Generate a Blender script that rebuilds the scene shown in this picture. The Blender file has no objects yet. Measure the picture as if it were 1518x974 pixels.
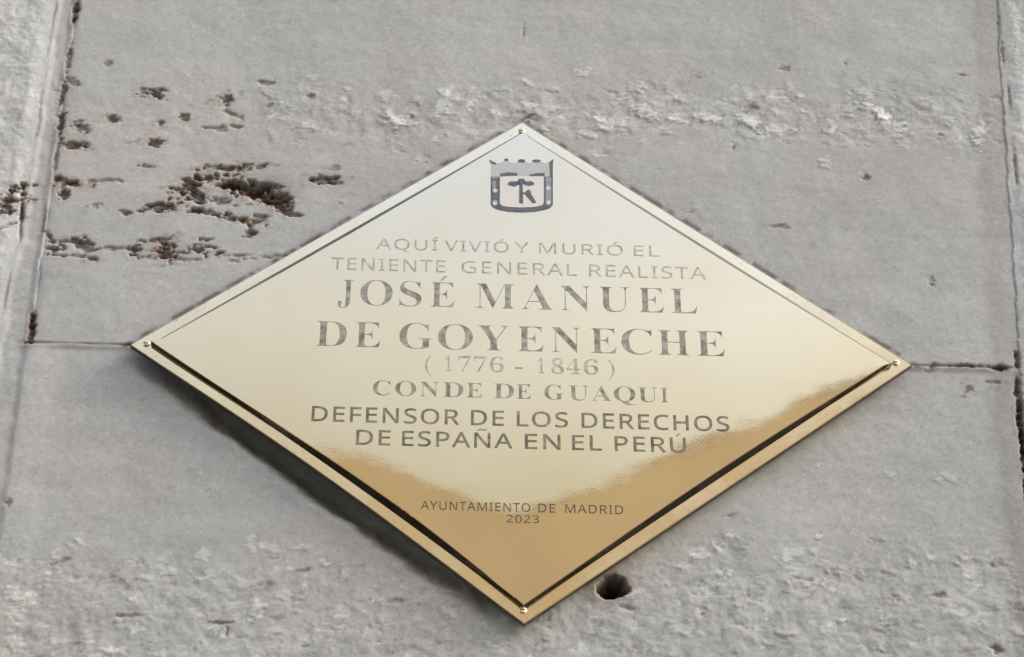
import bpy, bmesh, math, random
import numpy as np
from mathutils import Matrix, Vector

scene = bpy.context.scene
COL = scene.collection
random.seed(4)
Z0 = 2.9                                   # height of the plaque's centre above the street

# ------------------------------------------------------------------ camera
FOC, PCX, PCY = 4000.0, 759.0, 487.0       # in photograph pixels (1518 x 974)
CAM = np.array([-0.080165, -1.635015, -1.264822])
ROT = np.array([[0.9990647, -0.0432337, -0.0007320],
                [0.0261926, 0.6185670, -0.7852953],
                [0.0344040, 0.7845417, 0.6191209]])
cd = bpy.data.cameras.new('camera'); cam = bpy.data.objects.new('camera', cd); COL.objects.link(cam)
m3 = Matrix(ROT.T.tolist()) @ Matrix(((1, 0, 0), (0, -1, 0), (0, 0, -1)))
m3 = m3.to_quaternion().to_matrix()
cam.matrix_world = Matrix.Translation(Vector((CAM[0], CAM[1], CAM[2] + Z0))) @ m3.to_4x4()
cd.sensor_fit = 'HORIZONTAL'; cd.sensor_width = 36; cd.lens = 36 * FOC / 1518
cd.clip_start = 0.02; cd.clip_end = 2000
scene.camera = cam

# ------------------------------------------------------------------ sky and sun: a veiled sun far to the right grazes the wall and lights the houses opposite
SUN = Vector((0.80, -0.20, 0.57)).normalized()     # towards the sun
SKY_STRENGTH, SUN_STRENGTH, EXPOSURE = 0.15, 0.95, 1.3
wd = bpy.data.worlds.new('World'); scene.world = wd; wd.use_nodes = True
nt = wd.node_tree
sky = nt.nodes.new('ShaderNodeTexSky'); sky.sky_type = 'NISHITA'; sky.sun_disc = False
sky.sun_elevation = math.asin(SUN.z); sky.sun_rotation = math.atan2(SUN.x, SUN.y)
sky.air_density = 1.0; sky.dust_density = 2.0; sky.ozone_density = 1.0
hs = nt.nodes.new('ShaderNodeHueSaturation'); hs.inputs['Saturation'].default_value = 0.6
bg = nt.nodes['Background']; bg.inputs['Strength'].default_value = SKY_STRENGTH
nt.links.new(sky.outputs[0], hs.inputs['Color']); 
# city haze: the veiled sky yellows towards the roofs and whitens upwards
tc = nt.nodes.new('ShaderNodeTexCoord'); sp = nt.nodes.new('ShaderNodeSeparateXYZ'); rp = nt.nodes.new('ShaderNodeValToRGB')
nt.links.new(tc.outputs['Generated'], sp.inputs[0]); nt.links.new(sp.outputs['Z'], rp.inputs[0])
for p, c in ((0.57, (0.80, 0.70, 0.55, 1)), (0.620, (1.03, 0.97, 0.93, 1)), (0.675, (1.04, 1.06, 1.24, 1))):
    k = rp.color_ramp.elements.new(p); k.color = c
rp.color_ramp.elements[0].position = 0.2; rp.color_ramp.elements[0].color = (0.9, 0.84, 0.74, 1)
rp.color_ramp.elements[-1].position = 0.9; rp.color_ramp.elements[-1].color = (1.04, 1.08, 1.28, 1)
mu = nt.nodes.new('ShaderNodeMix'); mu.data_type = 'RGBA'; mu.blend_type = 'MULTIPLY'; mu.inputs['Factor'].default_value = 1
nt.links.new(hs.outputs[0], mu.inputs['A']); nt.links.new(rp.outputs[0], mu.inputs['B']); nt.links.new(mu.outputs['Result'], bg.inputs['Color'])
sl = bpy.data.lights.new('sun', 'SUN'); sl.energy = SUN_STRENGTH; sl.angle = math.radians(18); sl.color = (1, 0.96, 0.91)
so = bpy.data.objects.new('sun', sl); COL.objects.link(so); so.location = (3, -3, 8)
so.rotation_euler = SUN.to_track_quat('Z', 'Y').to_euler()
scene.view_settings.view_transform = 'Standard'; scene.view_settings.look = 'None'
scene.view_settings.exposure = EXPOSURE; scene.view_settings.gamma = 1

# ------------------------------------------------------------------ helpers
def on_plane(u, v, y=0.0):
    """point of the plane at depth y (plaque-centred metres) that the photograph shows at pixel u, v"""
    d = ROT.T @ np.array([(u - PCX) / FOC, (v - PCY) / FOC, 1.0])
    p = CAM + d * ((y - CAM[1]) / d[1])
    return float(p[0]), float(p[2])

def to_photo(x, y, z):
    X = x - CAM[0]; Y = y - CAM[1]; Z = z - CAM[2]
    c = [ROT[i, 0] * X + ROT[i, 1] * Y + ROT[i, 2] * Z for i in range(3)]
    return PCX + FOC * c[0] / c[2], PCY + FOC * c[1] / c[2]

def empty(name, label, cat, loc=(0, 0, 0)):
    o = bpy.data.objects.new(name, None); COL.objects.link(o); o.location = loc
    o.empty_display_size = 0.05; o['label'] = label; o['category'] = cat
    return o

def link(name, mesh, mat, parent=None, smooth=False):
    o = bpy.data.objects.new(name, mesh); COL.objects.link(o)
    if mat: mesh.materials.append(mat)
    if parent: o.parent = parent
    if smooth: mesh.polygons.foreach_set('use_smooth', [True] * len(mesh.polygons))
    return o

def from_bm(name, bm, mat, parent=None, smooth=False):
    bmesh.ops.recalc_face_normals(bm, faces=bm.faces)
    me = bpy.data.meshes.new(name); bm.to_mesh(me); bm.free()
    return link(name, me, mat, parent, smooth)

def add_box(bm, x0, x1, y0, y1, z0, z1):
    v = [bm.verts.new((x, y, z)) for x in (x0, x1) for y in (y0, y1) for z in (z0, z1)]
    for f in ((0, 1, 3, 2), (4, 6, 7, 5), (0, 4, 5, 1), (2, 3, 7, 6), (0, 2, 6, 4), (1, 5, 7, 3)):
        bm.faces.new([v[i] for i in f])

def add_prism(bm, pts, y0, y1):
    """closed outline in x, z given a thickness from y0 to y1"""
    a = [bm.verts.new((x, y0, z)) for x, z in pts]; b = [bm.verts.new((x, y1, z)) for x, z in pts]
    n = len(pts)
    bm.faces.new(a); bm.faces.new(b[::-1])
    for i in range(n): bm.faces.new((a[i], a[(i + 1) % n], b[(i + 1) % n], b[i]))

def perlin(x, y, seed):
    rng = np.random.default_rng(seed)
    ang = rng.random((256, 256)) * 2 * np.pi
    gx, gy = np.cos(ang), np.sin(ang)
    xi = np.floor(x).astype(int); yi = np.floor(y).astype(int); fx = x - xi; fy = y - yi
    def g(ix, iy, dx, dy):
        ix = ix & 255; iy = iy & 255
        return gx[ix, iy] * dx + gy[ix, iy] * dy
    u = fx * fx * fx * (fx * (fx * 6 - 15) + 10); v = fy * fy * fy * (fy * (fy * 6 - 15) + 10)
    a = g(xi, yi, fx, fy); b = g(xi + 1, yi, fx - 1, fy); c = g(xi, yi + 1, fx, fy - 1); d = g(xi + 1, yi + 1, fx - 1, fy - 1)
    return ((a + (b - a) * u) + ((c + (d - c) * u) - (a + (b - a) * u)) * v) * 1.5

def fbm(x, y, f, seed, octaves=4, gain=0.5, sy=1.0):
    r = 0; amp = 1; tot = 0
    for i in range(octaves):
        r = r + amp * perlin(x * f + 17.3 * i, y * f * sy + 9.1 * i, seed + i); tot += amp; amp *= gain; f *= 2.03
    return r / tot

def sstep(a, b, x):
    t = np.clip((x - a) / (b - a), 0, 1); return t * t * (3 - 2 * t)

# ------------------------------------------------------------------ materials
def new_mat(name):
    m = bpy.data.materials.new(name); m.use_nodes = True
    return m, m.node_tree, m.node_tree.nodes['Principled BSDF']

def noise(t, scale, detail=4, rough=0.55):
    n = t.nodes.new('ShaderNodeTexNoise'); n.inputs['Scale'].default_value = scale
    n.inputs['Detail'].default_value = detail; n.inputs['Roughness'].default_value = rough
    tc = t.nodes.new('ShaderNodeTexCoord'); t.links.new(tc.outputs['Object'], n.inputs['Vector'])
    return n

def ramp(t, src, stops):
    r = t.nodes.new('ShaderNodeValToRGB'); t.links.new(src, r.inputs[0])
    e = r.color_ramp.elements
    while len(e) < len(stops): e.new(0.5)
    for k, (p, c) in zip(e, stops): k.position = p; k.color = (*c, 1) if len(c) == 3 else c
    return r

def bump(t, src, bsdf, strength, dist):
    b = t.nodes.new('ShaderNodeBump'); b.inputs['Strength'].default_value = strength; b.inputs['Distance'].default_value = dist
    t.links.new(src, b.inputs['Height']); t.links.new(b.outputs[0], bsdf.inputs['Normal'])
    return b

def brass_mat(name, rough, spots):
    m, t, b = new_mat(name)
    b.inputs['Metallic'].default_value = 1.0
    n1 = noise(t, 9, 3); n2 = noise(t, 900, 2)
    c = ramp(t, n1.outputs[0], [(0.35, (0.98, 0.83, 0.52)), (0.65, (1.0, 0.87, 0.57))] if spots else [(0.35, (0.90, 0.755, 0.475)), (0.65, (0.93, 0.80, 0.53))])
    if spots:
        n3 = noise(t, 420, 3, 0.7)
        s = ramp(t, n3.outputs[0], [(0.62, (0, 0, 0)), (0.74, (1, 1, 1))])
        mx = t.nodes.new('ShaderNodeMix'); mx.data_type = 'RGBA'
        t.links.new(s.outputs[0], mx.inputs['Factor']); t.links.new(c.outputs[0], mx.inputs['A'])
        mx.inputs['B'].default_value = (0.55, 0.42, 0.22, 1); t.links.new(mx.outputs['Result'], b.inputs['Base Color'])
    else:
        t.links.new(c.outputs[0], b.inputs['Base Color'])
    n5 = noise(t, 14, 5, 0.7)                                   # smears left by wiping hands
    r5 = ramp(t, n5.outputs[0], [(0.45, (rough,) * 3), (0.75, (rough * 3.2,) * 3)]); t.links.new(r5.outputs[0], b.inputs['Roughness'])
    bp = bump(t, n2.outputs[0], b, 0.032, 0.0001)
    n4 = noise(t, 22, 2); b2 = t.nodes.new('ShaderNodeBump'); b2.inputs['Strength'].default_value = 1.0; b2.inputs['Distance'].default_value = 0.00005
    t.links.new(n4.outputs[0], b2.inputs['Height']); t.links.new(b2.outputs[0], bp.inputs['Normal'])     # slight waviness of the sheet
    return m

BRASS = brass_mat('polished_brass', 0.008, False)
SCREW = brass_mat('dull_screw_brass', 0.35, True)
BRASS_RIM = brass_mat('spotted_brass', 0.09, True)

m, t, b = new_mat('tarnished_groove')
n = noise(t, 60, 3)
c = ramp(t, n.outputs[0], [(0.3, (0.085, 0.058, 0.038)), (0.7, (0.15, 0.112, 0.078))])
t.links.new(c.outputs[0], b.inputs['Base Color']); b.inputs['Roughness'].default_value = 0.22; b.inputs['Metallic'].default_value = 1.0
TARNISH = m
m, t, b = new_mat('dull_brass_edge')
n = noise(t, 80, 3)
c = ramp(t, n.outputs[0], [(0.3, (0.07, 0.045, 0.02)), (0.7, (0.16, 0.11, 0.05))])
t.links.new(c.outputs[0], b.inputs['Base Color']); b.inputs['Roughness'].default_value = 0.5; b.inputs['Metallic'].default_value = 0.4
EDGE = m

def enamel(name, col, wear):
    """dark filling of the engraving, partly rubbed away down to the brass"""
    m, t, b = new_mat(name)
    b.inputs['Base Color'].default_value = (*col, 1); b.inputs['Roughness'].default_value = 0.45
    br = t.nodes.new('ShaderNodeBsdfPrincipled'); br.inputs['Metallic'].default_value = 1
    br.inputs['Base Color'].default_value = (0.86, 0.74, 0.5, 1); br.inputs['Roughness'].default_value = 0.12
    n = noise(t, 150, 3, 0.6)
    r = ramp(t, n.outputs[0], [(0.30, (wear[0],) * 3), (0.70, (wear[1],) * 3)])
    mx = t.nodes.new('ShaderNodeMixShader')
    t.links.new(r.outputs[0], mx.inputs[0]); t.links.new(b.outputs[0], mx.inputs[1]); t.links.new(br.outputs[0], mx.inputs[2])
    t.links.new(mx.outputs[0], t.nodes['Material Output'].inputs['Surface'])
    return m
FILL_FAINT = enamel('rubbed_engraving', (0.25, 0.23, 0.19), (0.10, 0.85))
FILL = enamel('engraving', (0.155, 0.135, 0.103), (0.0, 0.62))
FILL_DARK = enamel('dark_engraving', (0.04, 0.026, 0.012), (0.0, 0.22))
FILL_SANS = enamel('sans_engraving', (0.095, 0.076, 0.05), (0.0, 0.45))
INK = enamel('blue_grey_enamel', (0.075, 0.088, 0.108), (0.0, 0.15))
INK_MID = enamel('mid_grey_enamel', (0.27, 0.30, 0.33), (0.0, 0.2))
INK_PALE = enamel('pale_grey_enamel', (0.50, 0.51, 0.50), (0.1, 0.3))
INK_LIGHT = enamel('white_enamel', (0.78, 0.77, 0.73), (0.0, 0.15))

def stone_mat(name, grain=1.0):
    m, t, b = new_mat(name)
    at = t.nodes.new('ShaderNodeVertexColor'); at.layer_name = 'stone'
    n = noise(t, 260, 5, 0.65)
    r = ramp(t, n.outputs[0], [(0.25, (0.90, 0.90, 0.90)), (0.75, (1.09, 1.09, 1.09))])
    mx = t.nodes.new('ShaderNodeMix'); mx.data_type = 'RGBA'; mx.blend_type = 'MULTIPLY'; mx.inputs['Factor'].default_value = 1
    t.links.new(at.outputs[0], mx.inputs['A']); t.links.new(r.outputs[0], mx.inputs['B'])
    t.links.new(mx.outputs['Result'], b.inputs['Base Color'])
    b.inputs['Roughness'].default_value = 0.9; b.inputs['Specular IOR Level'].default_value = 0.25
    n6 = noise(t, 750, 2, 0.5); r6 = ramp(t, n6.outputs[0], [(0.30, (0.72, 0.71, 0.70)), (0.40, (1, 1, 1)), (0.66, (1, 1, 1)), (0.74, (1.18, 1.18, 1.18))])
    m6 = t.nodes.new('ShaderNodeMix'); m6.data_type = 'RGBA'; m6.blend_type = 'MULTIPLY'; m6.inputs['Factor'].default_value = 1
    t.links.new(mx.outputs['Result'], m6.inputs['A']); t.links.new(r6.outputs[0], m6.inputs['B']); t.links.new(m6.outputs['Result'], b.inputs['Base Color'])
    n2 = noise(t, 420, 5, 0.65)
    bump(t, n2.outputs[0], b, 0.16 * grain, 0.0010)
    return m
STONE = stone_mat('weathered_limestone'); STONE_ROUGH = stone_mat('bush_hammered_stone', 1.6)

# ------------------------------------------------------------------ the stone wall: one relief, cut into its blocks
GX0, GX1, GZ0, GZ1, ST = -0.50, 0.50, -0.36, 0.47, 0.00115
nx = int((GX1 - GX0) / ST) + 1; nz = int((GZ1 - GZ0) / ST) + 1
gx = np.linspace(GX0, GX1, nx); gz = np.linspace(GZ0, GZ1, nz)
X, Zg = np.meshgrid(gx, gz)
PU, PV = to_photo(X, 0.0, Zg)
wob = fbm(X, Zg, 45, 91, 3) * 0.0022
XL = np.interp(Zg, [-0.36, -0.1, 0.0, 0.06, 0.09, 0.14, 0.47], [-0.402, -0.401, -0.400, -0.399, -0.3965, -0.3945, -0.3935]) + wob      # left joint, outer side
XI = -0.3765 + wob * 0.8                                                                   # left joint, inner side
XR = np.interp(Zg, [-0.36, -0.06, 0.0, 0.40, 0.47], [0.374, 0.3800, 0.3835, 0.4115, 0.416]) + wob
left = X < XL; strip = (X >= XL) & (X < XI); right = X > XR
core = ~(left | strip | right); upper = core & (Zg >= 0); lower = core & (Zg < 0)

h = np.zeros_like(X)                        # relief towards the viewer, metres
n_lo = fbm(X, Zg, 6, 11, 3); n_mid = fbm(X, Zg, 34, 21, 4); n_hi = fbm(X, Zg, 120, 31, 3)
h += 0.0012 * n_lo + 0.0004 * n_mid + 0.00012 * n_hi
# chipped, flaky courses
def flakes(f, seed, levels, depth):
    q = fbm(X, Zg, f, seed, 4, 0.55, 1.15) * levels
    k = np.floor(q); fr = q - k
    return (k + sstep(0.72, 1.0, fr)) / levels * depth, fr
band_n = fbm(X, Zg, 14, 41, 3)
def band(v0, v1, soft):
    vv = PV + 45 * band_n
    return sstep(v0 - soft, v0 + soft, vv) * (1 - sstep(v1 - soft, v1 + soft, vv))
b_up = band(135, 205, 22) * sstep(360, 560, PU + 60 * n_lo) * core
b_lo = sstep(800, 890, PV + 60 * band_n) * core
b_lo2 = sstep(745, 850, PV + 50 * band_n) * core * 0.35
b_upl = band(110, 230, 40) * (1 - sstep(420, 560, PU)) * core * 0.35
f1, fr1 = flakes(38, 51, 5, 0.0075); f2, fr2 = flakes(95, 61, 4, 0.005)
B = np.clip(b_up + b_lo + b_lo2 + b_upl, 0, 1)
h += B * (f1 * 0.12 + f2 * 0.12)
# neighbours are bush hammered and a little proud
rough = (left | right).astype(float)
edge_d = np.where(left, XL - X, np.where(right, X - XR, 0)).clip(0)
h += rough * sstep(0.0, 0.014, edge_d) * (0.0014 + 0.0012 * fbm(X, Zg, 75, 71, 4, 0.65) + 0.0010 * fbm(X, Zg, 22, 75, 3))
h += strip * sstep(0.0, 0.006, np.minimum(X - XL, XI - X)) * (-0.0012 + 0.0006 * fbm(X, Zg, 60, 81, 3))
# rounded right arris of the blocks, hollow added behind the plaque's lower left edge to deepen its shadow
dR = np.clip(XR - X, 0, 0.03); h -= core * 0.0008 * (1 - dR / 0.018).clip(0, 1) ** 1.5
dI = np.clip(X - XI, 0, 0.03); h -= core * 0.0006 * (1 - dI / 0.008).clip(0, 1) ** 2 * sstep(-0.01, 0.03, Zg)
h -= lower * 0.0015 * sstep(0.0, 0.006, -Zg) * sstep(0.0, 0.03, X - XI) * sstep(0.0, 0.03, XR - X)
ex, ez = -0.300, 0.0; dx, dz = 0.300, -0.2418; L = math.hypot(dx, dz)
al = ((X - ex) * dx + (Zg - ez) * dz) / L; pe = ((X - ex) * dz - (Zg - ez) * dx) / L     # along / out from the lower left edge
tt = np.clip(al / L, 0, 1)
hol = np.sin(np.pi * np.clip((tt - 0.01) / 0.95, 0, 1)) ** 0.7 * sstep(-0.05, -0.018, pe) * (1 - sstep(-0.010, 0.022, pe + 0.005 * n_mid))
h -= 0.028 * hol * (Zg < 0.004)

# albedo (stone, lodged dirt, and shade painted at the right edge and in the hole)
base = np.array([0.448, 0.464, 0.462])
colr = np.ones(X.shape + (3,)) * base
n_c = fbm(X, Zg, 5, 101, 4)[..., None]; n_c2 = fbm(X, Zg, 26, 111, 4)[..., None]
n_st = fbm(X, Zg, 9, 115, 3, 0.5, 6.0)[..., None]                        # faint bedding streaks
colr *= 1 + 0.10 * n_c + 0.09 * n_c2 + 0.07 * n_st
warm = sstep(-0.1, 0.45, fbm(X, Zg, 7, 121, 3))[..., None]
colr *= 1 + warm * np.array([0.04, 0.0, -0.03])
colr *= 1 + rough[..., None] * np.array([0.19, 0.20, 0.20]) + (strip * 0.04)[..., None]
shadeR = (core * (1 - sstep(0.016, 0.027, XR - X + 0.006 * n_mid)))[..., None]  # shade painted into the colour along the blocks' right edge
colr *= 1 - shadeR * np.array([0.15, 0.165, 0.175])
sp_ = fbm(X, Zg, 60, 131, 5, 0.6, 1.3)
fresh = (np.clip(B + 0.12, 0, 1) * sstep(0.20, 0.32, sp_))[..., None]     # fresh pale chips
colr *= 1 + 0.24 * fresh
rim_ = (B * sstep(0.14, 0.19, sp_) * (1 - sstep(0.19, 0.24, sp_)) * sstep(0.0, 0.3, fbm(X, Zg, 40, 137, 3)))[..., None]
colr *= 1 - 0.30 * rim_
colr *= 1 + 0.10 * sstep(0.1, 0.4, fbm(X, Zg, 150, 139, 4, 0.7))[..., None] - 0.10 * sstep(0.15, 0.45, fbm(X, Zg, 110, 143, 4, 0.7))[..., None]
chipdark = (B * sstep(0.25, 0.5, fbm(X, Zg, 95, 141, 3)))[..., None]
colr *= 1 - 0.18 * chipdark
dirt = np.zeros_like(X); stain = np.zeros_like(X)

def pit(u, v, ru, rv, depth=0.005, ang=0.0, dark=1.0, rag=0.95, lip=0.0):
    """a hole or slit at photograph position u, v on the wall's face, ragged by noise"""
    a = math.radians(ang)
    if rv > 3 * ru: rag *= 0.4
    if 500 < u < 1400 and u != 908: dark *= 0.6
    elif max(ru, rv) < 15: dark *= 0.85
    R = max(ru, rv) * 2.3 + 4
    j0, j1 = np.searchsorted(gx, [on_plane(u - R, v)[0], on_plane(u + R, v)[0]])
    i0, i1 = np.searchsorted(gz, [on_plane(u, v + R)[1], on_plane(u, v - R)[1]])
    if j1 <= j0 or i1 <= i0: return
    s = (slice(max(i0 - 2, 0), i1 + 3), slice(max(j0 - 2, 0), j1 + 3))
    du = PU[s] - u; dv = PV[s] - v
    p = (du * math.cos(a) + dv * math.sin(a)) / ru; q = (-du * math.sin(a) + dv * math.cos(a)) / rv
    d = 1 - np.hypot(p, q) + rag * RAG[s]
    k = sstep(0.0, 0.6, d) * (0.75 + 0.5 * FLR[s])
    h[s] = np.minimum(h[s], H0[s] - 0.6 * depth * k)
    if lip: h[s] += lip * sstep(-0.6, -0.1, d) * (1 - sstep(-0.1, 0.15, d))
    dirt[s] = np.maximum(dirt[s], dark * sstep(0.05, 0.45, d) * np.clip(0.82 + 0.9 * FLR[s], 0.25, 1))  # dirt lodged in the pits; in the drilled hole it is painted shade
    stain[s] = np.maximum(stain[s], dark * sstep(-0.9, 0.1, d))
RAG = 1.3 * fbm(X, Zg, 50, 151, 3, 0.6, 2.6) + 1.4 * fbm(X, Zg, 150, 155, 3, 0.65, 1.9)

FLR = fbm(X, Zg, 110, 157, 3, 0.6, 1.6); H0 = h.copy(); FLR0 = FLR.copy()
PITS = [  # u, v, half width, half height, depth, angle, darkness
 (160, 94, 7, 4, .002, 0, .45), (210, 138, 8, 6, .003, 0, .5), (234, 138, 12, 7, .006, 5, .95), (335, 148, 9, 11, .005, 30, .8),
 (395, 123, 14, 4, .003, 0, .5), (460, 145, 6, 5, .003, 0, .5), (165, 175, 11, 7, .005, -20, .85), (118, 188, 12, 8, .004, 20, .75),
 (238, 184, 8, 6, .004, 0, .75), (272, 174, 8, 8, .004, 20, .75), (230, 212, 14, 7, .006, 0, .85), (110, 216, 18, 7, .005, 0, .8),
 (217, 247, 16, 4, .003, 0, .6), (345, 170, 18, 4, .003, 25, .35), (320, 190, 16, 4, .003, 0, .45), (350, 188, 9, 5, .003, 0, .5),
 (398, 157, 6, 4, .002, 0, .4),
 (345, 249, 46, 5, .004, -1, .9), (310, 262, 34, 6, .006, -8, .95), (280, 276, 24, 10, .007, -25, .9), (292, 287, 16, 14, .008, 10, .95),
 (345, 276, 30, 9, .010, 8, 1, .6), (378, 281, 44, 17, .018, 8, 1, .45), (404, 292, 26, 16, .016, 15, 1, .45), (418, 304, 18, 10, .006, 40, .9), (434, 316, 14, 4, .004, 15, .8),
 (248, 305, 26, 9, .006, 3, .95), (215, 309, 24, 5, .004, -22, .85), (188, 315, 12, 5, .004, 15, .85), (300, 312, 26, 6, .006, 12, .9), (352, 325, 36, 5, .005, 6, .85),
 (372, 344, 10, 7, .005, 15, .85), (330, 298, 32, 5, .004, 10, .5), (385, 322, 14, 6, .004, -10, .5),
 (480, 267, 24, 8, .006, -3, .9), (497, 251, 10, 4, .002, 0, .4), (500, 272, 9, 4, .002, 0, .4),
 (104, 271, 26, 5, .005, 3, .9), (84, 266, 6, 8, .006, 0, .9), (92, 289, 9, 10, .007, 0, .9), (150, 268, 34, 3, .002, 0, .45), (140, 305, 14, 4, .002, -20, .4),
 (80, 369, 14, 8, .006, -10, .95), (74, 352, 5, 14, .004, -35, .8), (105, 357, 22, 4, .004, 5, .8), (128, 366, 11, 12, .005, 0, .85), (138, 382, 13, 5, .004, 10, .8), (165, 368, 26, 3, .002, 0, .5), (110, 378, 26, 4, .003, 0, .5),
 (200, 371, 10, 9, .006, 0, .9), (228, 356, 26, 4, .003, -5, .7), (245, 369, 17, 14, .007, 10, .95), (222, 382, 22, 4, .003, 5, .6), (268, 374, 18, 3, .003, 0, .7), (298, 366, 14, 13, .006, 0, .9), (318, 372, 13, 6, .005, 15, .85), (280, 384, 22, 3, .002, 0, .4),
 (355, 378, 18, 3, .002, 0, .5), (400, 380, 30, 3, .002, -5, .45), (345, 387, 10, 4, .002, 0, .4),
 # left joint, cracked and open here and there
 (112, 14, 6, 26, .007, 10, .9), (101, 88, 5, 28, .004, 10, .6), (93, 138, 6, 26, .005, 10, .75), (90, 186, 6, 18, .006, 5, .85), (108, 120, 14, 7, .003, 40, .6), (82, 235, 4, 26, .003, 8, .5),
 (47, 482, 6, 27, .009, 5, 1), (43, 507, 9, 5, .006, 0, .95), (64, 330, 3, 22, .002, 8, .35),
 # left neighbour
 (22, 283, 22, 5, .008, -22, .95), (34, 283, 5, 14, .008, 5, .95), (16, 296, 26, 5, .007, -2, .95), (10, 309, 16, 6, .007, 10, .95), (6, 316, 12, 4, .006, -10, .9), (32, 315, 4, 30, .005, 4, .9), (18, 332, 18, 3, .003, -25, .5), (30, 345, 3, 18, .003, 4, .5),
 # right joints
 (1482, 545, 18, 4, .005, 2, .95), (1440, 542, 44, 2.6, .003, 2, .85), (1400, 541, 22, 2.2, .002, 0, .6), (1508, 530, 5, 12, .006, 0, .85), (1507, 575, 5, 22, .007, 0, .9), (1511, 610, 7, 36, .010, -3, .95), (1517, 660, 7, 52, .014, -5, 1), (1521, 730, 5, 40, .008, -5, .9),
 (1486, 76, 2.5, 24, .002, -5, .5), (1496, 145, 3, 22, .002, -5, .55), (1505, 250, 3, 40, .002, -5, .55), (1481, 30, 2.5, 24, .002, -3, .4),
 (1378, 548, 8, 4, .002, -45, .6), (1435, 577, 10, 4, .002, -35, .6), (1475, 565, 12, 3, .002, 5, .5),
 # odd flaws on the right half
 (1284, 263, 6, 6, .003, 20, .6), (1164, 102, 10, 4, .002, 0, .4), (1252, 93, 5, 4, .002, 0, .35), (1087, 220, 4, 4, .002, 0, .5), (1152, 335, 16, 2.5, .002, 0, .4), (1380, 415, 6, 6, .002, 40, .4), (1430, 111, 12, 2.5, .002, 0, .45), (1110, 160, 14, 6, .003, -30, .35),
 (607, 174, 5, 4, .003, 0, .6), (776, 45, 3, 16, .001, 5, .3), (1080, 763, 12, 3, .002, -10, .45), (1330, 888, 8, 6, .003, 30, .6), (1200, 858, 14, 3, .002, 15, .4), (1478, 965, 9, 10, .004, 40, .6), (1390, 880, 16, 4, .003, -10, .4), (1040, 905, 10, 6, .003, 20, .4),
 (325, 921, 18, 3, .002, 5, .6), (336, 932, 3, 12, .002, 0, .4), (180, 912, 20, 3, .002, 0, .35), (10, 745, 6, 6, .002, 0, .45), (85, 832, 16, 4, .002, -20, .35), (450, 843, 14, 3, .002, -10, .35), (585, 890, 16, 4, .002, -5, .35), (930, 900, 14, 4, .002, 10, .3),
]
for p in PITS: pit(*p)
for _ in range(60):                                                       # small random flaws in the flaky courses
    u, v = random.uniform(0, 1500), random.choice((random.uniform(130, 215), random.uniform(820, 974), random.uniform(820, 974)))
    pit(u, v, random.uniform(5, 16), random.uniform(2.5, 5), .0010, random.uniform(-40, 40), random.uniform(.08, .3))
def chip(u, v, ru, rv, ang, up, pale):
    """a thin flake of stone: pale, slightly proud, with a crack along one side"""
    a = math.radians(ang); R = max(ru, rv) * 2.2 + 3
    j0, j1 = np.searchsorted(gx, [on_plane(u - R, v)[0], on_plane(u + R, v)[0]])
    i0, i1 = np.searchsorted(gz, [on_plane(u, v + R)[1], on_plane(u, v - R)[1]])
    if j1 <= j0 or i1 <= i0: return
    s = (slice(max(i0 - 1, 0), i1 + 1), slice(max(j0 - 1, 0), j1 + 1))
    du = PU[s] - u; dv = PV[s] - v
    p = (du * math.cos(a) + dv * math.sin(a)) / ru; q = (-du * math.sin(a) + dv * math.cos(a)) / rv
    d = 1 - np.hypot(p, q) + 1.1 * RAG[s]
    k = sstep(0.0, 0.22, d); ok = core[s]
    h[s] += ok * 0.65 * up * k * (0.6 + 0.4 * q.clip(-1, 1))
    side = ok * sstep(-0.25, 0.0, d) * (1 - sstep(0.0, 0.25, d)) * sstep(0.1, 0.8, q * (1 if up > 0 else -1))
    colr[s] *= (1 + pale * ok * k - 0.45 * abs(pale) * side * 2)[..., None]
for _ in range(330):
    z_ = random.random()
    if z_ < 0.34: u, v = random.uniform(400, 1450), random.gauss(172, 26)
    elif z_ < 0.92: u, v = random.uniform(-30, 1540), random.uniform(800, 985) + 25 * math.sin(random.random() * 6)
    else: u, v = random.uniform(100, 1450), random.uniform(20, 800)
    if abs(u - 773) / 590 + abs(v - 553) / 380 < 1: continue
    rr = random.uniform(4, 15) * (0.8 if v < 300 else 1)
    chip(u, v, rr, rr * random.uniform(.4, .8), random.uniform(-40, 40), random.uniform(.0003, .0011) * random.choice((1, 1, 1, -1)), random.choice((.08, .12, .16, .24, -.10)))
for q in ((1302, 166, 22, 8, 30, .0018, .45), (1334, 190, 16, 8, -60, .0012, .3), (900, 185, 17, 10, 10, .0012, .22), (960, 165, 16, 10, 20, .0012, .25), (1055, 175, 20, 7, 10, .0012, .3),
          (1115, 182, 22, 8, 25, .0012, .3), (1145, 192, 16, 9, 0, .001, .28), (1005, 178, 14, 6, 20, .001, .25), (590, 182, 14, 9, -40, .0012, .3), (655, 160, 8, 20, 10, .001, .22), (1450, 195, 10, 18, 10, .0012, .3), (875, 195, 14, 9, 0, .001, .2)):
    chip(*q)
FLR[:] = 0.25; pit(908, 869, 26, 19, .075, 3, 1.0, .16, .0004); pit(908, 869, 30, 22, 0, 3, 1.0, .16)                           # drilled hole under the plaque, its inner shade painted on in dark colour

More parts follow.
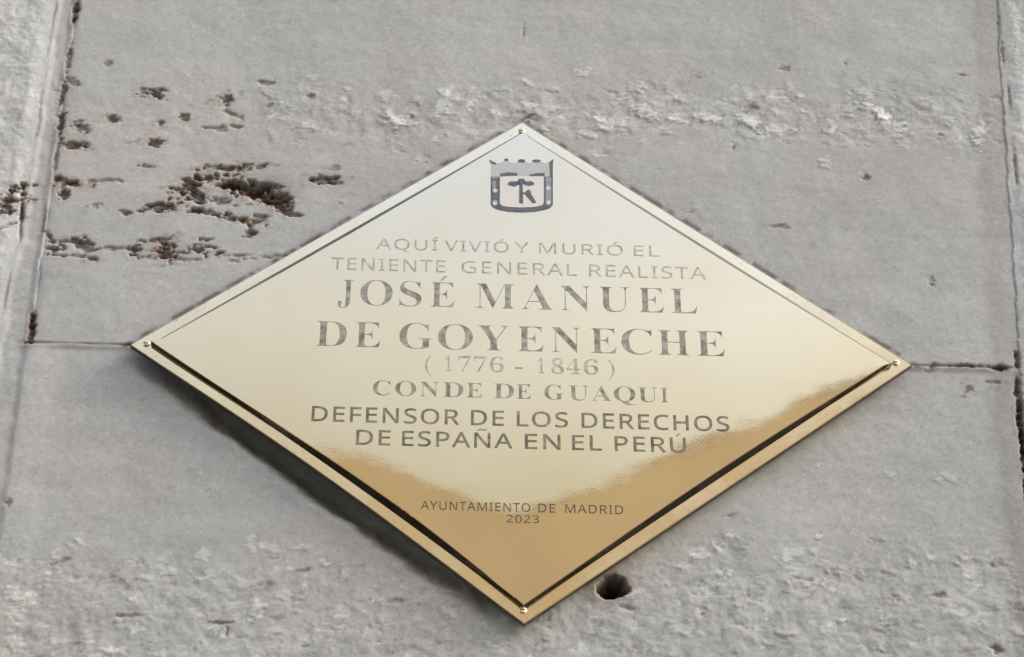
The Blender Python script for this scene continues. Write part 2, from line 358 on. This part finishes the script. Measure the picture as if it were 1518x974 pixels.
# joint between upper and lower block
zj = 0.0 + 0.0012 * fbm(X, Zg, 12, 161, 3)
jt = np.exp(-((Zg - zj) / 0.0010) ** 2) * core * (0.55 + 1.1 * fbm(X, Zg, 22, 163, 3)).clip(0.08, 1)
h -= 0.0016 * jt; dirt = np.maximum(dirt, 0.6 * jt)
for XX, sgn, st in ((XL, 1, .40), (XI, 1, .40), (XR, -1, .24)):
    k = np.exp(-((X - XX) / 0.0013) ** 2) * sstep(-0.25, 0.35, fbm(X, Zg, 30, 171, 3)) * st * ((Zg > 0.02) if XX is not XR else 1)
    h -= 0.0012 * k; dirt = np.maximum(dirt, k)
# grime washed along the plaque's upper edges
for sx in (-1, 1):
    ax, az, bx, bz = sx * 0.300, 0.0, 0.0, 0.2418
    dd = ((X - ax) * (bz - az) - (Zg - az) * (bx - ax)) / L * (1 if sx > 0 else -1)
    k = np.exp(-((dd - 0.0018) / 0.0022) ** 2) * sstep(-0.3, 0.2, fbm(X, Zg, 70, 181, 3)) * (Zg > -0.002) * (np.abs(X) < 0.31) * (Zg < 0.252)
    dirt = np.maximum(dirt, 0.7 * k)
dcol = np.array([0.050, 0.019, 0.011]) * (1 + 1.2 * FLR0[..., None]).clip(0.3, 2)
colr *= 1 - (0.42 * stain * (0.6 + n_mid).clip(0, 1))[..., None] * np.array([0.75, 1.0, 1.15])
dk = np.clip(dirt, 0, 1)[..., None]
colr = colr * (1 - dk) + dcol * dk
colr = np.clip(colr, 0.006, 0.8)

wall = empty('stone_wall', 'weathered grey limestone ashlar wall with pits and open joints that carries the plaque', 'wall', (0, 0, Z0 - 2.9))
vid = np.arange(nx * nz).reshape(nz, nx)
quads = np.stack([vid[:-1, :-1], vid[:-1, 1:], vid[1:, 1:], vid[1:, :-1]], -1).reshape(-1, 4)
vx = np.stack([X, -h, Zg + Z0], -1).reshape(-1, 3).astype(np.float32)
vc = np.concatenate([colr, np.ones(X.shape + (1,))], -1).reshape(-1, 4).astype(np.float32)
def cut(name, mask, mat):
    fm = mask[:-1, :-1].reshape(-1)
    q = quads[fm]; used, inv = np.unique(q, return_inverse=True); q = inv.reshape(-1, 4)
    me = bpy.data.meshes.new(name)
    me.vertices.add(len(used)); me.vertices.foreach_set('co', vx[used].reshape(-1))
    me.loops.add(q.size); me.loops.foreach_set('vertex_index', q.reshape(-1).astype(np.int32))
    me.polygons.add(len(q)); me.polygons.foreach_set('loop_start', np.arange(0, q.size, 4, dtype=np.int32))
    me.update(calc_edges=True)
    ca = me.color_attributes.new('stone', 'FLOAT_COLOR', 'POINT'); ca.data.foreach_set('color', vc[used].reshape(-1))
    o = link(name, me, mat, wall, True)
    return o
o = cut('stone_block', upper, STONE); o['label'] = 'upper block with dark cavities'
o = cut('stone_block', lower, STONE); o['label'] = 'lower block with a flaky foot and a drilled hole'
o = cut('stone_block', left, STONE_ROUGH); o['label'] = 'rough pale neighbouring block, left'
o = cut('stone_block', right, STONE_ROUGH); o['label'] = 'rough pale neighbouring block, right'
cut('mortar_joint', strip, STONE)

# the rest of the wall around and behind the relief
def plain_block(x0, x1, z0, z1, y=-0.001, mat=STONE_ROUGH):
    bm = bmesh.new(); add_box(bm, x0, x1, y, 0.30, z0, z1)
    o = from_bm('stone_block', bm, mat, wall)
    ca = o.data.color_attributes.new('stone', 'FLOAT_COLOR', 'POINT')
    k = random.uniform(0.93, 1.06)
    ca.data.foreach_set('color', [c for _ in o.data.vertices for c in (0.39 * k, 0.382 * k, 0.365 * k, 1)])
    return o
bm = bmesh.new(); add_box(bm, -2.6, 2.6, 0.06, 0.45, 0.0, 6.4)
o = from_bm('wall_core', bm, STONE_ROUGH, wall)
ca = o.data.color_attributes.new('stone', 'FLOAT_COLOR', 'POINT'); ca.data.foreach_set('color', [0.05, 0.04, 0.03, 1] * len(o.data.vertices))
zr = [0.0, 0.62, 1.24, 1.86, Z0 + GZ0]
for i in range(4):
    for x0, x1 in ((-2.6, -1.25), (-1.246, -0.398), (-0.394, 0.372), (0.376, 1.25), (1.254, 2.6)):
        plain_block(x0, x1, zr[i] + 0.002, zr[i + 1] - 0.002)
zr = [Z0 + GZ1, 4.0, 4.7, 5.5, 6.4]
for i in range(4):
    for x0, x1 in ((-2.6, -1.25), (-1.246, -0.398), (-0.394, 0.412), (0.416, 1.25), (1.254, 2.6)):
        plain_block(x0, x1, zr[i] + 0.002, zr[i + 1] - 0.002)
for x0, x1 in ((-2.6, -1.3), (-1.296, GX0 - 0.002), (GX1 + 0.002, 1.3), (1.304, 2.6)):
    plain_block(x0, x1, Z0 + GZ0 + 0.002, Z0 + GZ1 - 0.002)

# ------------------------------------------------------------------ the brass plaque
HA, HB = 0.300, 0.24183                     # half diagonals
YR, YF = -0.0045, -0.0085                   # rim: back and front face (front face nearest the viewer)
PH = 0.0042                                 # how far the middle panel stands above the rim
YP = YF - PH
# the photograph's corner pixels lie on the plane y = 0; scale the rhombus for its distance from the wall
def rhomb(inset, n=1):
    """rhombus moved in by a distance from each edge; corner order: right, top, left, bottom"""
    k = 1 - inset * math.hypot(HA, HB) / (HA * HB)
    return [(HA * k, 0), (0, HB * k), (-HA * k, 0), (0, -HB * k)]
cxy = [on_plane(u, v, YF) for u, v in ((1352, 541), (774, 181), (193, 511), (777, 925))]
OX = (cxy[0][0] + cxy[2][0]) / 2; OZ = (cxy[1][1] + cxy[3][1]) / 2
HA = (cxy[0][0] - cxy[2][0]) / 2; HB = (cxy[1][1] - cxy[3][1]) / 2
plaque = empty('memorial_plaque', 'polished brass rhombus memorial plaque with engraved Spanish inscription fixed to the stone wall', 'plaque', (OX, 0, OZ + Z0))

def edge_pts(corners, n, bowfn=None):
    """n points along each edge, edges in order upper right, upper left, lower left, lower right"""
    out = []
    for k in range(4):
        a = corners[k]; c = corners[(k + 1) % 4]
        for i in range(n):
            f = i / n
            x = a[0] + (c[0] - a[0]) * f; z = a[1] + (c[1] - a[1]) * f
            if bowfn:
                w = bowfn(k, f); nx_, nz_ = (c[1] - a[1]), -(c[0] - a[0]); l = math.hypot(nx_, nz_)
                x -= nx_ / l * w; z -= nz_ / l * w
            out.append((x, z))
    return out
NE = 40
def ring(bm, pts, y): return [bm.verts.new((x, y, z)) for x, z in pts]
def skin(bm, r0, r1, mi=0):
    n = len(r0)
    for i in range(n):
        f = bm.faces.new((r0[i], r0[(i + 1) % n], r1[(i + 1) % n], r1[i])); f.material_index = mi
def outb(k, f): return (0.0045 if k == 2 else 0.0) * math.sin(math.pi * f) ** 1.2
RIM_W = 0.0098
# rim plate with its dull cut edge
bm = bmesh.new()
o0 = edge_pts(rhomb(0.0), NE, outb); oi = edge_pts(rhomb(0.0006), NE, outb); inn = edge_pts(rhomb(RIM_W + 0.004), NE)
r_back = ring(bm, o0, YR); r_f = ring(bm, o0, YF + 0.0006); r_f2 = ring(bm, oi, YF); r_in = ring(bm, inn, YF); r_inb = ring(bm, inn, YR)
skin(bm, r_back, r_f, 1); skin(bm, r_f, r_f2, 0); skin(bm, r_f2, r_in, 0); skin(bm, r_in, r_inb, 1); skin(bm, r_inb, r_back, 1)
rim = from_bm('rim', bm, BRASS_RIM, plaque); rim.data.materials.append(EDGE)
# raised middle panel and its tarnished bevel
def bev(k, f):
    s = math.sin(math.pi * f)
    if k in (0, 1): return 0.0034 + 0.0020 * s
    if k == 2: return 0.0004 + 0.0040 * math.sin(math.pi * f ** 1.5) ** 1.4
    return 0.0006 + 0.0032 * s ** 1.3
def bev_in(k, f): return bev(k, f)
bm = bmesh.new()
foot = edge_pts(rhomb(RIM_W), NE, lambda k, f: outb(k, f) * 0.6 - (0.0014 if k in (0, 1) else 0))
top_ = edge_pts(rhomb(RIM_W), NE, lambda k, f: outb(k, f) * 0.6 - (0.0014 if k in (0, 1) else 0) + bev(k, f))
a_ = ring(bm, foot, YF + 0.0004); c_ = ring(bm, top_, YP + 0.0003); skin(bm, a_, c_)
bevel = from_bm('bevel', bm, TARNISH, plaque)
bm = bmesh.new()
t2 = edge_pts(rhomb(RIM_W), NE, lambda k, f: outb(k, f) * 0.6 - (0.0014 if k in (0, 1) else 0) + bev(k, f) + 0.0006)
c_ = ring(bm, top_, YP + 0.0004); e_ = ring(bm, t2, YP); skin(bm, c_, e_); bm.faces.new(e_)
bk = ring(bm, top_, YF + 0.001); skin(bm, bk, c_); bm.faces.new(bk[::-1])
face = from_bm('face_panel', bm, BRASS, plaque)
bm_t = None

# corner screws
def screw(x, z):
    bm = bmesh.new(); N = 20; R = 0.0028
    prof = [(R, YF + 0.0003), (R, YF - 0.0005), (R * .88, YF - 0.0010), (R * .6, YF - 0.0014), (R * .2, YF - 0.0016)]
    rings = [[bm.verts.new((x + r * math.cos(2 * math.pi * i / N), y, z + r * math.sin(2 * math.pi * i / N))) for i in range(N)] for r, y in prof]
    for p, q in zip(rings, rings[1:]): skin(bm, p, q)
    bm.faces.new(rings[-1])
    o = from_bm('screw', bm, SCREW, plaque, True)
    bm = bmesh.new(); add_box(bm, x - R * .75, x + R * .75, YF - 0.0017, YF - 0.0008, z - 0.0004, z + 0.0004)
    s = from_bm('screw_slot', bm, TARNISH, o)
    return o
for u, v in ((1328, 538), (773, 195), (217, 510), (775, 905)):
    x, z = on_plane(u, v, YF); screw(x - OX, z - OZ)

# ------------------------------------------------------------------ engraved lettering
YT = YP - 0.00012
def bold_serif(c):
    if 'A' <= c <= 'Z': return chr(0x1D400 + ord(c) - 65)
    if '0' <= c <= '9': return chr(0x1D7CE + ord(c) - 48)
    return c
def sans(c):
    if 'A' <= c <= 'Z': return chr(0x1D5A0 + ord(c) - 65)
    if '0' <= c <= '9': return chr(0x1D7E2 + ord(c) - 48)
    return c
ACC = {'Á': 'A', 'É': 'E', 'Í': 'I', 'Ó': 'O', 'Ú': 'U', 'Ñ': 'N'}
_cache = {}
def glyphs(text, style, off):
    """outline faces of a run of text, capitals of unit height starting at the baseline"""
    key = (text, style, off)
    if key in _cache: return _cache[key]
    conv = bold_serif if style == 'serif' else sans
    def build(s):
        cu = bpy.data.curves.new('lettering', 'FONT'); cu.body = s; cu.offset = off; cu.resolution_u = 6
        cu.space_character = 1.12 if style == 'sans' else 1.0
        ob = bpy.data.objects.new('lettering', cu); COL.objects.link(ob)
        bpy.context.view_layer.update()
        me = ob.evaluated_get(bpy.context.evaluated_depsgraph_get()).to_mesh()
        V = [(v.co.x, v.co.y) for v in me.vertices]; F = [tuple(p.vertices) for p in me.polygons]
        ob.evaluated_get(bpy.context.evaluated_depsgraph_get()).to_mesh_clear()
        bpy.data.objects.remove(ob); bpy.data.curves.remove(cu)
        return V, F
    plain = ''.join(ACC.get(c, c) for c in text)
    V, F = build(''.join(conv(c) for c in plain))
    hV, _ = build(conv('H')); cap = max(y for x, y in hV)
    hx = [x for x, y in V]; x0, x1 = min(hx), max(hx)
    V = [((x - x0) / cap, y / cap) for x, y in V]; w = (x1 - x0) / cap
    # accents above the letters that carry one
    for i, c in enumerate(text):
        if c not in ACC: continue
        pv, _ = build(''.join(conv(q) for q in plain[:i + 1])); pr = max(x for x, y in pv)
        lv, _ = build(conv(plain[i])); lw = max(x for x, y in lv) - min(x for x, y in lv)
        cx = (pr - lw / 2 - x0) / cap; n = len(V)
        if c == 'Ñ':
            up = [(-.24, 1.10), (-.12, 1.19), (0.02, 1.16), (.12, 1.13), (.24, 1.22)]
            pts = [(cx + a, b_) for a, b_ in up] + [(cx + a, b_ + .075) for a, b_ in up[::-1]]
        else:
            pts = [(cx - .10, 1.08), (cx - .01, 1.08), (cx + .19, 1.27), (cx + .05, 1.27)]
        V += pts; F.append(tuple(range(n, n + len(pts))))
    _cache[key] = (V, F, w)
    return _cache[key]

def inscription(runs, base, cap, style, mat, off):
    """runs: (text, left px, right px); base: ((u, v), (u, v)) two points of the baseline; cap: capital height in px"""
    (ua, va), (ub, vb) = base
    zz = (on_plane(ua, va, YT)[1] + on_plane(ub, vb, YT)[1]) / 2 - OZ
    um = (ua + ub) / 2; vm = (va + vb) / 2
    ch = on_plane(um, vm - cap, YT)[1] - on_plane(um, vm, YT)[1]
    bm = bmesh.new()
    for text, l, r in runs:
        vl = va + (vb - va) * (l - ua) / (ub - ua)
        vr = va + (vb - va) * (r - ua) / (ub - ua)
        xl = on_plane(l, vl - cap / 2, YT)[0] - OX; xr = on_plane(r, vr - cap / 2, YT)[0] - OX
        V, F, w = glyphs(text, style, off)
        vs = [bm.verts.new((xl + x / w * (xr - xl), YT, zz + y * ch)) for x, y in V]
        for f in F:
            try: bm.faces.new([vs[i] for i in f])
            except ValueError: pass
    for f in bm.faces:
        f.normal_update()
        if f.normal.y > 0: f.normal_flip()
    ext = bmesh.ops.extrude_face_region(bm, geom=bm.faces[:])
    bmesh.ops.translate(bm, verts=[v for v in ext['geom'] if isinstance(v, bmesh.types.BMVert)], vec=(0, 0.0003, 0))
    return from_bm('inscription_line', bm, mat, plaque)

SA, SE = 0.010, -0.013
inscription([('AQUÍ', 558, 649), ('VIVIÓ', 659, 754), ('Y', 763, 784), ('MURIÓ', 799, 923), ('EL', 939, 977)], ((560, 373), (975, 376)), 15.5, 'sans', FILL_FAINT, 0.0)
inscription([('TENIENTE', 491, 660), ('GENERAL', 684, 855), ('REALISTA', 873, 1046)], ((495, 404.5), (1040, 408.5)), 17.5, 'sans', FILL_FAINT, 0.0)
inscription([('J', 501, 524), ('O', 534, 582), ('S', 592, 625), ('É', 638, 674), ('M', 705, 763), ('A', 773, 819), ('N', 831, 876), ('U', 888, 933), ('E', 946, 984), ('L', 994, 1033)],
            ((505, 455.0), (1032, 461.5)), 36.5, 'serif', FILL, SE)
inscription([('D', 468, 514), ('E', 526, 564), ('G', 592, 642), ('O', 649, 701), ('Y', 708, 755), ('E', 767, 806), ('N', 817, 861), ('E', 875, 914), ('C', 921, 967), ('H', 975, 1022), ('E', 1032, 1074)],
            ((468, 515.0), (1073, 526.5)), 37, 'serif', FILL, SE)
inscription([('(', 630, 639), ('1', 660, 669), ('7', 679, 698), ('7', 702, 722), ('6', 726, 747), ('-', 763, 775), ('1', 797, 807), ('8', 817, 836), ('4', 840, 860), ('6', 865, 887), (')', 902, 911)],
            ((630, 550), (910, 555)), 21.5, 'serif', FILL_FAINT, -0.010)
inscription([('C', 553, 579), ('O', 586, 617), ('N', 623, 650), ('D', 657, 687), ('E', 692, 715), ('D', 732, 762), ('E', 766, 787), ('G', 807, 835), ('U', 843, 872), ('A', 877, 906), ('Q', 910, 942), ('U', 946, 974), ('I', 980, 990)],
            ((553, 586), (990, 596)), 21.5, 'serif', FILL, -0.010)
inscription([('DEFENSOR', 462, 681), ('DE', 698, 747), ('LOS', 766, 842), ('DERECHOS', 862, 1081)], ((462, 623), (1080, 640)), 22, 'sans', FILL_SANS, SA)
inscription([('DE', 528, 579), ('ESPAÑA', 596, 760), ('EN', 778, 831), ('EL', 848, 892), ('PERÚ', 911, 1017)], ((528, 658), (1016, 671.5)), 22, 'sans', FILL_SANS, SA)
inscription([('AYUNTAMIENTO', 624, 786), ('DE', 798, 823), ('MADRID', 838, 924)], ((624, 753.5), (924, 763.5)), 12.5, 'sans', FILL_DARK, 0.0)
inscription([('2023', 751, 799)], ((751, 774), (799, 775.5)), 11, 'sans', FILL_DARK, 0.0)

# ------------------------------------------------------------------ the town's arms
def E_(px, py, dy=0.0):                       # coordinates read off an enlargement of the arms
    x, z = on_plane(680 + px / 6.09, 170 + py / 6.09, YT); return (x - OX, z - OZ)
def shape(name, polys, mat, parent, y=YT):
    bm = bmesh.new()
    for p in polys: add_prism(bm, [E_(*q) for q in p], y, y + 0.0003)
    return from_bm(name, bm, mat, parent)
def disc(cx, cy, rx, ry, n=18, wob=0.0):
    return [(cx + rx * (1 + wob * math.sin(5 * a)) * math.cos(a), cy + ry * (1 + wob * math.sin(5 * a)) * math.sin(a)) for a in [2 * math.pi * i / n for i in range(n)]]
def star(cx, cy, r): return [(cx + (r if i % 2 == 0 else r * .45) * math.sin(math.pi * i / 7), cy - (r if i % 2 == 0 else r * .45) * math.cos(math.pi * i / 7)) for i in range(14)]
shield_o = [(288, 560), (288, 815), (312, 842), (360, 862), (450, 878), (570, 884), (690, 878), (780, 860), (828, 842), (850, 812), (850, 560)]
shield_i = [(362, 560), (362, 800), (380, 826), (450, 842), (570, 848), (690, 842), (765, 824), (776, 800), (776, 560)]
arms = shape('coat_of_arms', [shield_o[:3] + shield_o[3:] ], INK, plaque, YT + 0.00006)
shape('shield_field', [[(372, 556), (372, 800), (392, 822), (450, 832), (570, 838), (690, 832), (752, 818), (768, 796), (768, 556)]], INK_LIGHT, arms, YT - 0.00002)
for q in ([(303, 566), (303, 800), (320, 820), (352, 812), (352, 566)], [(786, 566), (786, 812), (820, 818), (836, 796), (836, 566)]):
    shape('border', [q], INK_MID, arms, YT - 0.00002)
shape('border_block', [[(303, 700), (303, 772), (356, 772), (356, 700)], [(338, 575), (338, 668), (362, 668), (362, 575)], [(303, 575), (303, 600), (340, 596), (340, 575)]], INK, arms, YT - 0.00007)
for sx, sy in ((328, 686), (326, 800), (808, 662), (810, 792)):
    shape('star', [star(sx, sy, 27)], INK_LIGHT, arms, YT - 0.00010)
crown = shape('crown', [[(288, 556), (292, 455), (272, 408), (318, 432), (360, 438), (398, 425), (430, 398), (462, 428), (500, 438), (535, 425), (568, 402), (602, 425), (640, 438), (672, 420), (702, 408),
                         (735, 420), (775, 440), (812, 425), (858, 402), (850, 460), (850, 556)]], INK_PALE, arms, YT - 0.00002)
shape('crown_rim', [[(272, 405), (300, 418), (340, 436), (330, 452), (292, 442)], disc(430, 408, 20, 13), disc(568, 418, 34, 16), disc(702, 418, 40, 14), [(858, 400), (836, 412), (818, 432), (824, 560), (850, 560), (850, 440)],
                    [(372, 532), (372, 560), (530, 550), (530, 526), (450, 520)], [(640, 540), (640, 556), (776, 556), (776, 526), (700, 528)]], INK, crown, YT - 0.00007)
tree_ = shape('strawberry_tree', [[(548, 620), (545, 800), (582, 806), (578, 620)]], INK, arms, YT - 0.00008)
shape('foliage', [disc(496, 624, 54, 24, wob=.08), disc(566, 604, 36, 28, wob=.08), disc(634, 622, 48, 22, wob=.08)], INK, tree_, YT - 0.00011)
shape('bear', [[(578, 700), (600, 702), (612, 684), (634, 676), (650, 690), (656, 718), (676, 750), (692, 776), (700, 796), (664, 800), (656, 786), (632, 762), (612, 738), (600, 722), (580, 716)]], INK, arms, YT - 0.00008)

# ------------------------------------------------------------------ what the brass mirrors: the street and the houses opposite
m, t, b = new_mat('asphalt'); n = noise(t, 30, 5)
c = ramp(t, n.outputs[0], [(0.3, (0.045, 0.044, 0.043)), (0.7, (0.07, 0.068, 0.066))]); t.links.new(c.outputs[0], b.inputs['Base Color']); b.inputs['Roughness'].default_value = 0.9
bm = bmesh.new(); add_box(bm, -60, 60, -70, 20, -0.4, 0.0)
st = from_bm('street', bm, m); st['kind'] = 'structure'; st['label'] = 'grey street in front of the wall'
def plaster(name, col):
    m, t, b = new_mat(name); n = noise(t, 0.9, 6)
    c = ramp(t, n.outputs[0], [(0.35, tuple(k * 0.84 for k in col)), (0.62, tuple(k * 1.05 for k in col))])
    t.links.new(c.outputs[0], b.inputs['Base Color']); b.inputs['Roughness'].default_value = 0.85
    return m
OCHRE = plaster('ochre_plaster', (0.405, 0.335, 0.24)); SAND = plaster('sand_plaster', (0.445, 0.37, 0.275)); TILE = plaster('roof_tile', (0.42, 0.34, 0.24)); GLASS = plaster('window_pane', (0.05, 0.06, 0.07))
TURN = math.radians(35)                    # the facades stand at an angle to the wall, towards the light
FX, FY = 1.0, -9.0                         # a point at the foot of both facades
def house(label, tl, tr, tm, zl, zm, zr_, wallmat, wins):
    """gabled house; its facade runs from tl to tr along the facade line, ridge above tm"""
    c = (tl + tr) / 2
    hs_ = empty('house', label, 'house', (FX + c * math.cos(TURN) - 4 * math.sin(TURN), FY - c * math.sin(TURN) - 4 * math.cos(TURN), 0))
    hs_.rotation_euler = (0, 0, -TURN)
    pts = [(tl - c, zl), (tm - c, zm), (tr - c, zr_)]
    bm = bmesh.new(); add_prism(bm, [(pts[0][0], 0), (pts[2][0], 0)] + pts[::-1], -4, 4)
    from_bm('wall', bm, wallmat, hs_)
    bm = bmesh.new()
    top = []                                # ends of the roof tiles stand out as a row of humps
    for (xa, za), (xb, zb) in zip(pts[::-1], pts[::-1][1:]):
        l = math.hypot(xb - xa, zb - za); n = int(l / .07)
        for i in range(n):
            for q, up in ((0, .03), (.25, .05), (.55, .05), (.8, .03)):
                f = (i + q) / n; top.append((xa + (xb - xa) * f, za + (zb - za) * f + up + .012 * math.sin(i * 2.3) + .02 * math.sin(i * .31)))
    add_prism(bm, [(x, z + .003) for x, z in pts] + [(pts[-1][0], pts[-1][1] + .03)] + top + [(pts[0][0], pts[0][1] + .03)], -3.9, 3.9)
    from_bm('roof', bm, TILE, hs_)
    for wx, wz in wins:
        bm = bmesh.new(); add_box(bm, wx - .55, wx + .55, 3.985, 4.05, wz - .8, wz + .8); f = from_bm('window', bm, SAND, hs_)
        bm = bmesh.new(); add_box(bm, wx - .45, wx + .45, 4.03, 4.06, wz - .7, wz + .7); from_bm('pane', bm, GLASS, f)
    return hs_
house('sand coloured house with a flat eave, mirrored low on the left of the plaque', -7.0, -0.791, -1.65, 3.6 + Z0, 5.64 + Z0, 5.69 + Z0, OCHRE, [(-1.4, 4.9), (1.2, 4.9), (-1.4, 2.0), (1.2, 2.0)])
house('ochre house with a steep gable, mirrored at the lower right of the plaque', -0.79, 7.0, 3.0, 5.62 + Z0, 8.65 + Z0, 5.62 + Z0, OCHRE, [(-1.6, 4.9), (1.2, 4.9), (-1.6, 2.0), (1.2, 2.0)])
